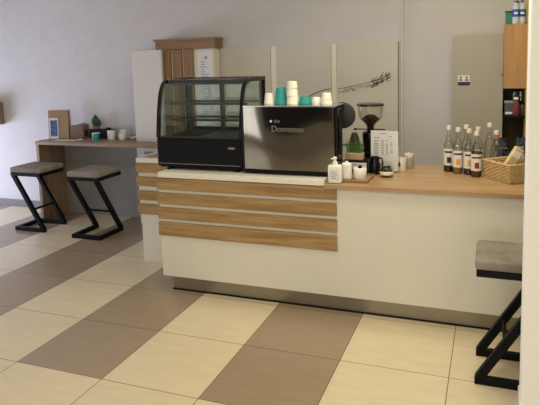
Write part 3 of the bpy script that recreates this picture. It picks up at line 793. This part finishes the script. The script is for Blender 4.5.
# ------------------------------------------------------------------ wall box on the far left
t = thing('wall_box', (-3.195, 2.93, 1.03), 'small wooden box shelf fixed to the far left wall', 'wall box')
box('case', wood('box_wood', 2, (.20, .14, .10), (.30, .22, .16)), (-.14, .16, -.09, .10, 0, .265), t, .003)
b = nb(); bm_box(b, -.145, .163, -.094, .10, .265, .278, .002); obj('lid', b, 'potwood', t)

# ------------------------------------------------------------------ things on the wall bar
ZL = .905
t = thing('kraft_bag', (-1.99, 2.80, ZL), 'tall kraft paper bag with blue printed sheet on the bar\'s left end', 'paper bag', rz=.30)
b = nb(); bm_box(b, -.115, .115, -.05, .05, 0, .318)
for vtx in b.verts:
    if vtx.co.z > .2: vtx.co.y *= .55
o = obj('bag', b, 'kraft', t)
bm_ = nb(); bm_box(bm_, -.117, .117, -.032, .032, .316, .324, .002); obj('folded_rim', bm_, 'potwood', t)
b = nb(); bm_box(b, -.105, .0, -.054, -.051, .0, .235); st = obj('sheet', b, 'paper', t); st['label'] = 'white framed blue print'
st.rotation_euler.x = math.radians(-3.5)
b = nb(); bm_box(b, -.09, -.012, -.0555, -.054, .03, .21); obj('blue_print', b, 'blueprint', st)
t = thing('cardboard_box', (-1.770, 2.86, ZL), 'small brown cardboard box beside the kraft bag', 'box', rz=.1)
b = nb(); bm_box(b, -.082, .085, -.06, .06, 0, .145, .004); obj('carton', b, 'kraftdark', t)
b = nb(); bm_prism(b, [(-.087, .145), (-.02, .150), (.035, .168), (.087, .147), (.087, .145)], 1, -.06, .06); obj('flap', b, 'kraftdark', t)
b = nb(); bm_box(b, .085, .0865, -.035, .035, .03, .10); obj('side_print', b, 'darkprint', t)
t = thing('paper_sheet', (-1.80, 2.66, ZL), 'flat white paper leaflet lying on the bar before the cardboard box', 'paper', rz=.15)
b = nb(); bm_box(b, -.14, .12, -.05, .05, 0, .003); obj('sheet', b, 'paper', t)
t = thing('napkin', (-1.62, 2.68, ZL), 'small crumpled white napkin on the wall bar', 'napkin')
b = nb(); t_ = bmesh.new(); bmesh.ops.create_icosphere(t_, subdivisions=2, radius=1)
rr = random.Random(2)
for vtx in t_.verts: vtx.co = Vector((vtx.co.x*.035, vtx.co.y*.025, .011+vtx.co.z*.010)) * rr.uniform(.85, 1.0)
for vtx in t_.verts: vtx.co.z = max(vtx.co.z, 0)
merge(b, t_); obj('tissue', b, 'paper', t)
# black holder behind + cactus
t = thing('cutlery_caddy', (-1.50, 2.89, ZL), 'low black caddy behind the teal cup', 'caddy')
b = nb(); bm_box(b, -.13, .15, -.04, .05, 0, .105, .005); obj('tray', b, 'black', t)
b = nb(); bm_lathe(b, [(0, .105), (.03, .105), (.028, .12), (0, .124)], .10, 0); obj('lid_knob', b, 'black', t, True)
t = thing('potted_cactus', (-1.565, 2.895, ZL+.105), 'dark green potted cactus above the black caddy', 'plant')
b = nb(); bm_lathe(b, [(0, 0), (.035, 0), (.042, .035), (.038, .036), (0, .03)]); obj('pot', b, mat('clay_pot', (.24, .15, .10), .8), t, True)
b = nb()
def spiky(bm, cx, cy, z0, rad, h):
    t_ = bmesh.new(); seg = 20; rings = []
    for i in range(9):
        a = i/8; r_ = rad*math.sin(PI*min(.97, .15+.83*a)); z = z0+h*a
        rings.append([t_.verts.new((cx+r_*(1+.16*(-1)**k)*math.cos(2*PI*k/seg), cy+r_*(1+.16*(-1)**k)*math.sin(2*PI*k/seg), z)) for k in range(seg)])
    for A, B in zip(rings, rings[1:]):
        for k in range(seg): t_.faces.new((A[k], A[(k+1) % seg], B[(k+1) % seg], B[k]))
    t_.faces.new(rings[-1]); merge(bm, t_)
spiky(b, -.005, 0, .03, .038, .13); spiky(b, .035, .01, .03, .018, .085)
obj('cactus', b, 'cactus', t)
t = thing('takeaway_cup', (-1.425, 2.70, ZL), 'small teal takeaway cup with white rim on the wall bar', 'cup')
b = nb(); bm_lathe(b, cup_prof(.028, .037, .085)); obj('cup', b, 'teal', t, True)
b = nb(); bm_lathe(b, [(.037, .080), (.041, .081), (.041, .088), (.036, .088), (.035, .082)]); obj('rim', b, 'ceramic', t, True)
b = nb(); bm_tube(b, [(-.030, -.022, .01), (-.034, -.026, .075)], .003); obj('seam', b, 'ceramic', t, True)
def mug(x, y, r_, h, label, rz):
    t = thing('ceramic_mug', (x, y, ZL), label, 'mug', rz, 'white mugs on the wall bar')
    b = nb(); bm_lathe(b, [(0, 0), (r_-.006, 0), (r_, .008), (r_, h), (r_-.004, h), (r_-.005, .01), (0, .01)]); obj('body', b, 'ceramic', t, True)
    b = nb(); bm_tube(b, [(r_-.003, 0, h*.8), (r_+.018, 0, h*.78), (r_+.024, 0, h*.5), (r_+.016, 0, h*.22), (r_-.003, 0, h*.2)], .005); obj('handle', b, 'ceramic', t, True)
mug(-1.315, 2.82, .042, .10, 'wide white mug directly right of the teal cup', 2.6)
mug(-1.205, 2.90, .038, .105, 'tall white mug at the back behind the shorter mug', .3)
mug(-1.165, 2.81, .034, .075, 'short white mug rightmost on the wall bar', 3.0)
t = thing('small_bowl', (-1.07, 2.88, ZL), 'low pale saucer at the right end beyond the mugs', 'bowl')
b = nb(); bm_lathe(b, [(0, 0), (.025, 0), (.045, .025), (.042, .026), (.022, .006), (0, .006)]); obj('bowl', b, 'ceramic', t, True)

# ------------------------------------------------------------------ lights
def area(name, loc, rot, sx, sy, e, col):
    l = bpy.data.lights.new(name, 'AREA'); l.shape = 'RECTANGLE'; l.size = sx; l.size_y = sy; l.energy = e; l.color = col
    o = bpy.data.objects.new(name, l); COL.objects.link(o); o.location = loc; o.rotation_euler = rot; return o
area('window_daylight', (XL+.02, (WY0+WY1)/2, (WZ0+WZ1)/2), (0, -PI/2, 0), WZ1-WZ0-.1, WY1-WY0-.1, 84, (.66, .74, 1.0))
for xa, xb in FW:
    area('window_daylight', ((xa+xb)/2, YF+.02, (FZ0+FZ1)/2), (PI/2, 0, 0), xb-xa-.1, FZ1-FZ0-.1, 10*(xb-xa), (1.0, .96, .88))
for i, (x, y, e) in enumerate(((1.9, .3, 17), (1.5, -2.6, 36), (3.7, -1.8, 16), (2.3, 1.3, 24))):
    area('ceiling_lamp', (x, y, H-.02), (0, 0, 0), .6, .6, e, (1.0, .92, .66))
w = bpy.data.worlds.new('world'); scn.world = w; w.use_nodes = True
w.node_tree.nodes['Background'].inputs['Color'].default_value = (.75, .82, 1, 1)
w.node_tree.nodes['Background'].inputs['Strength'].default_value = .8

scn.view_settings.view_transform = 'Standard'; scn.view_settings.look = 'None'
scn.view_settings.exposure = 0; scn.view_settings.gamma = 1
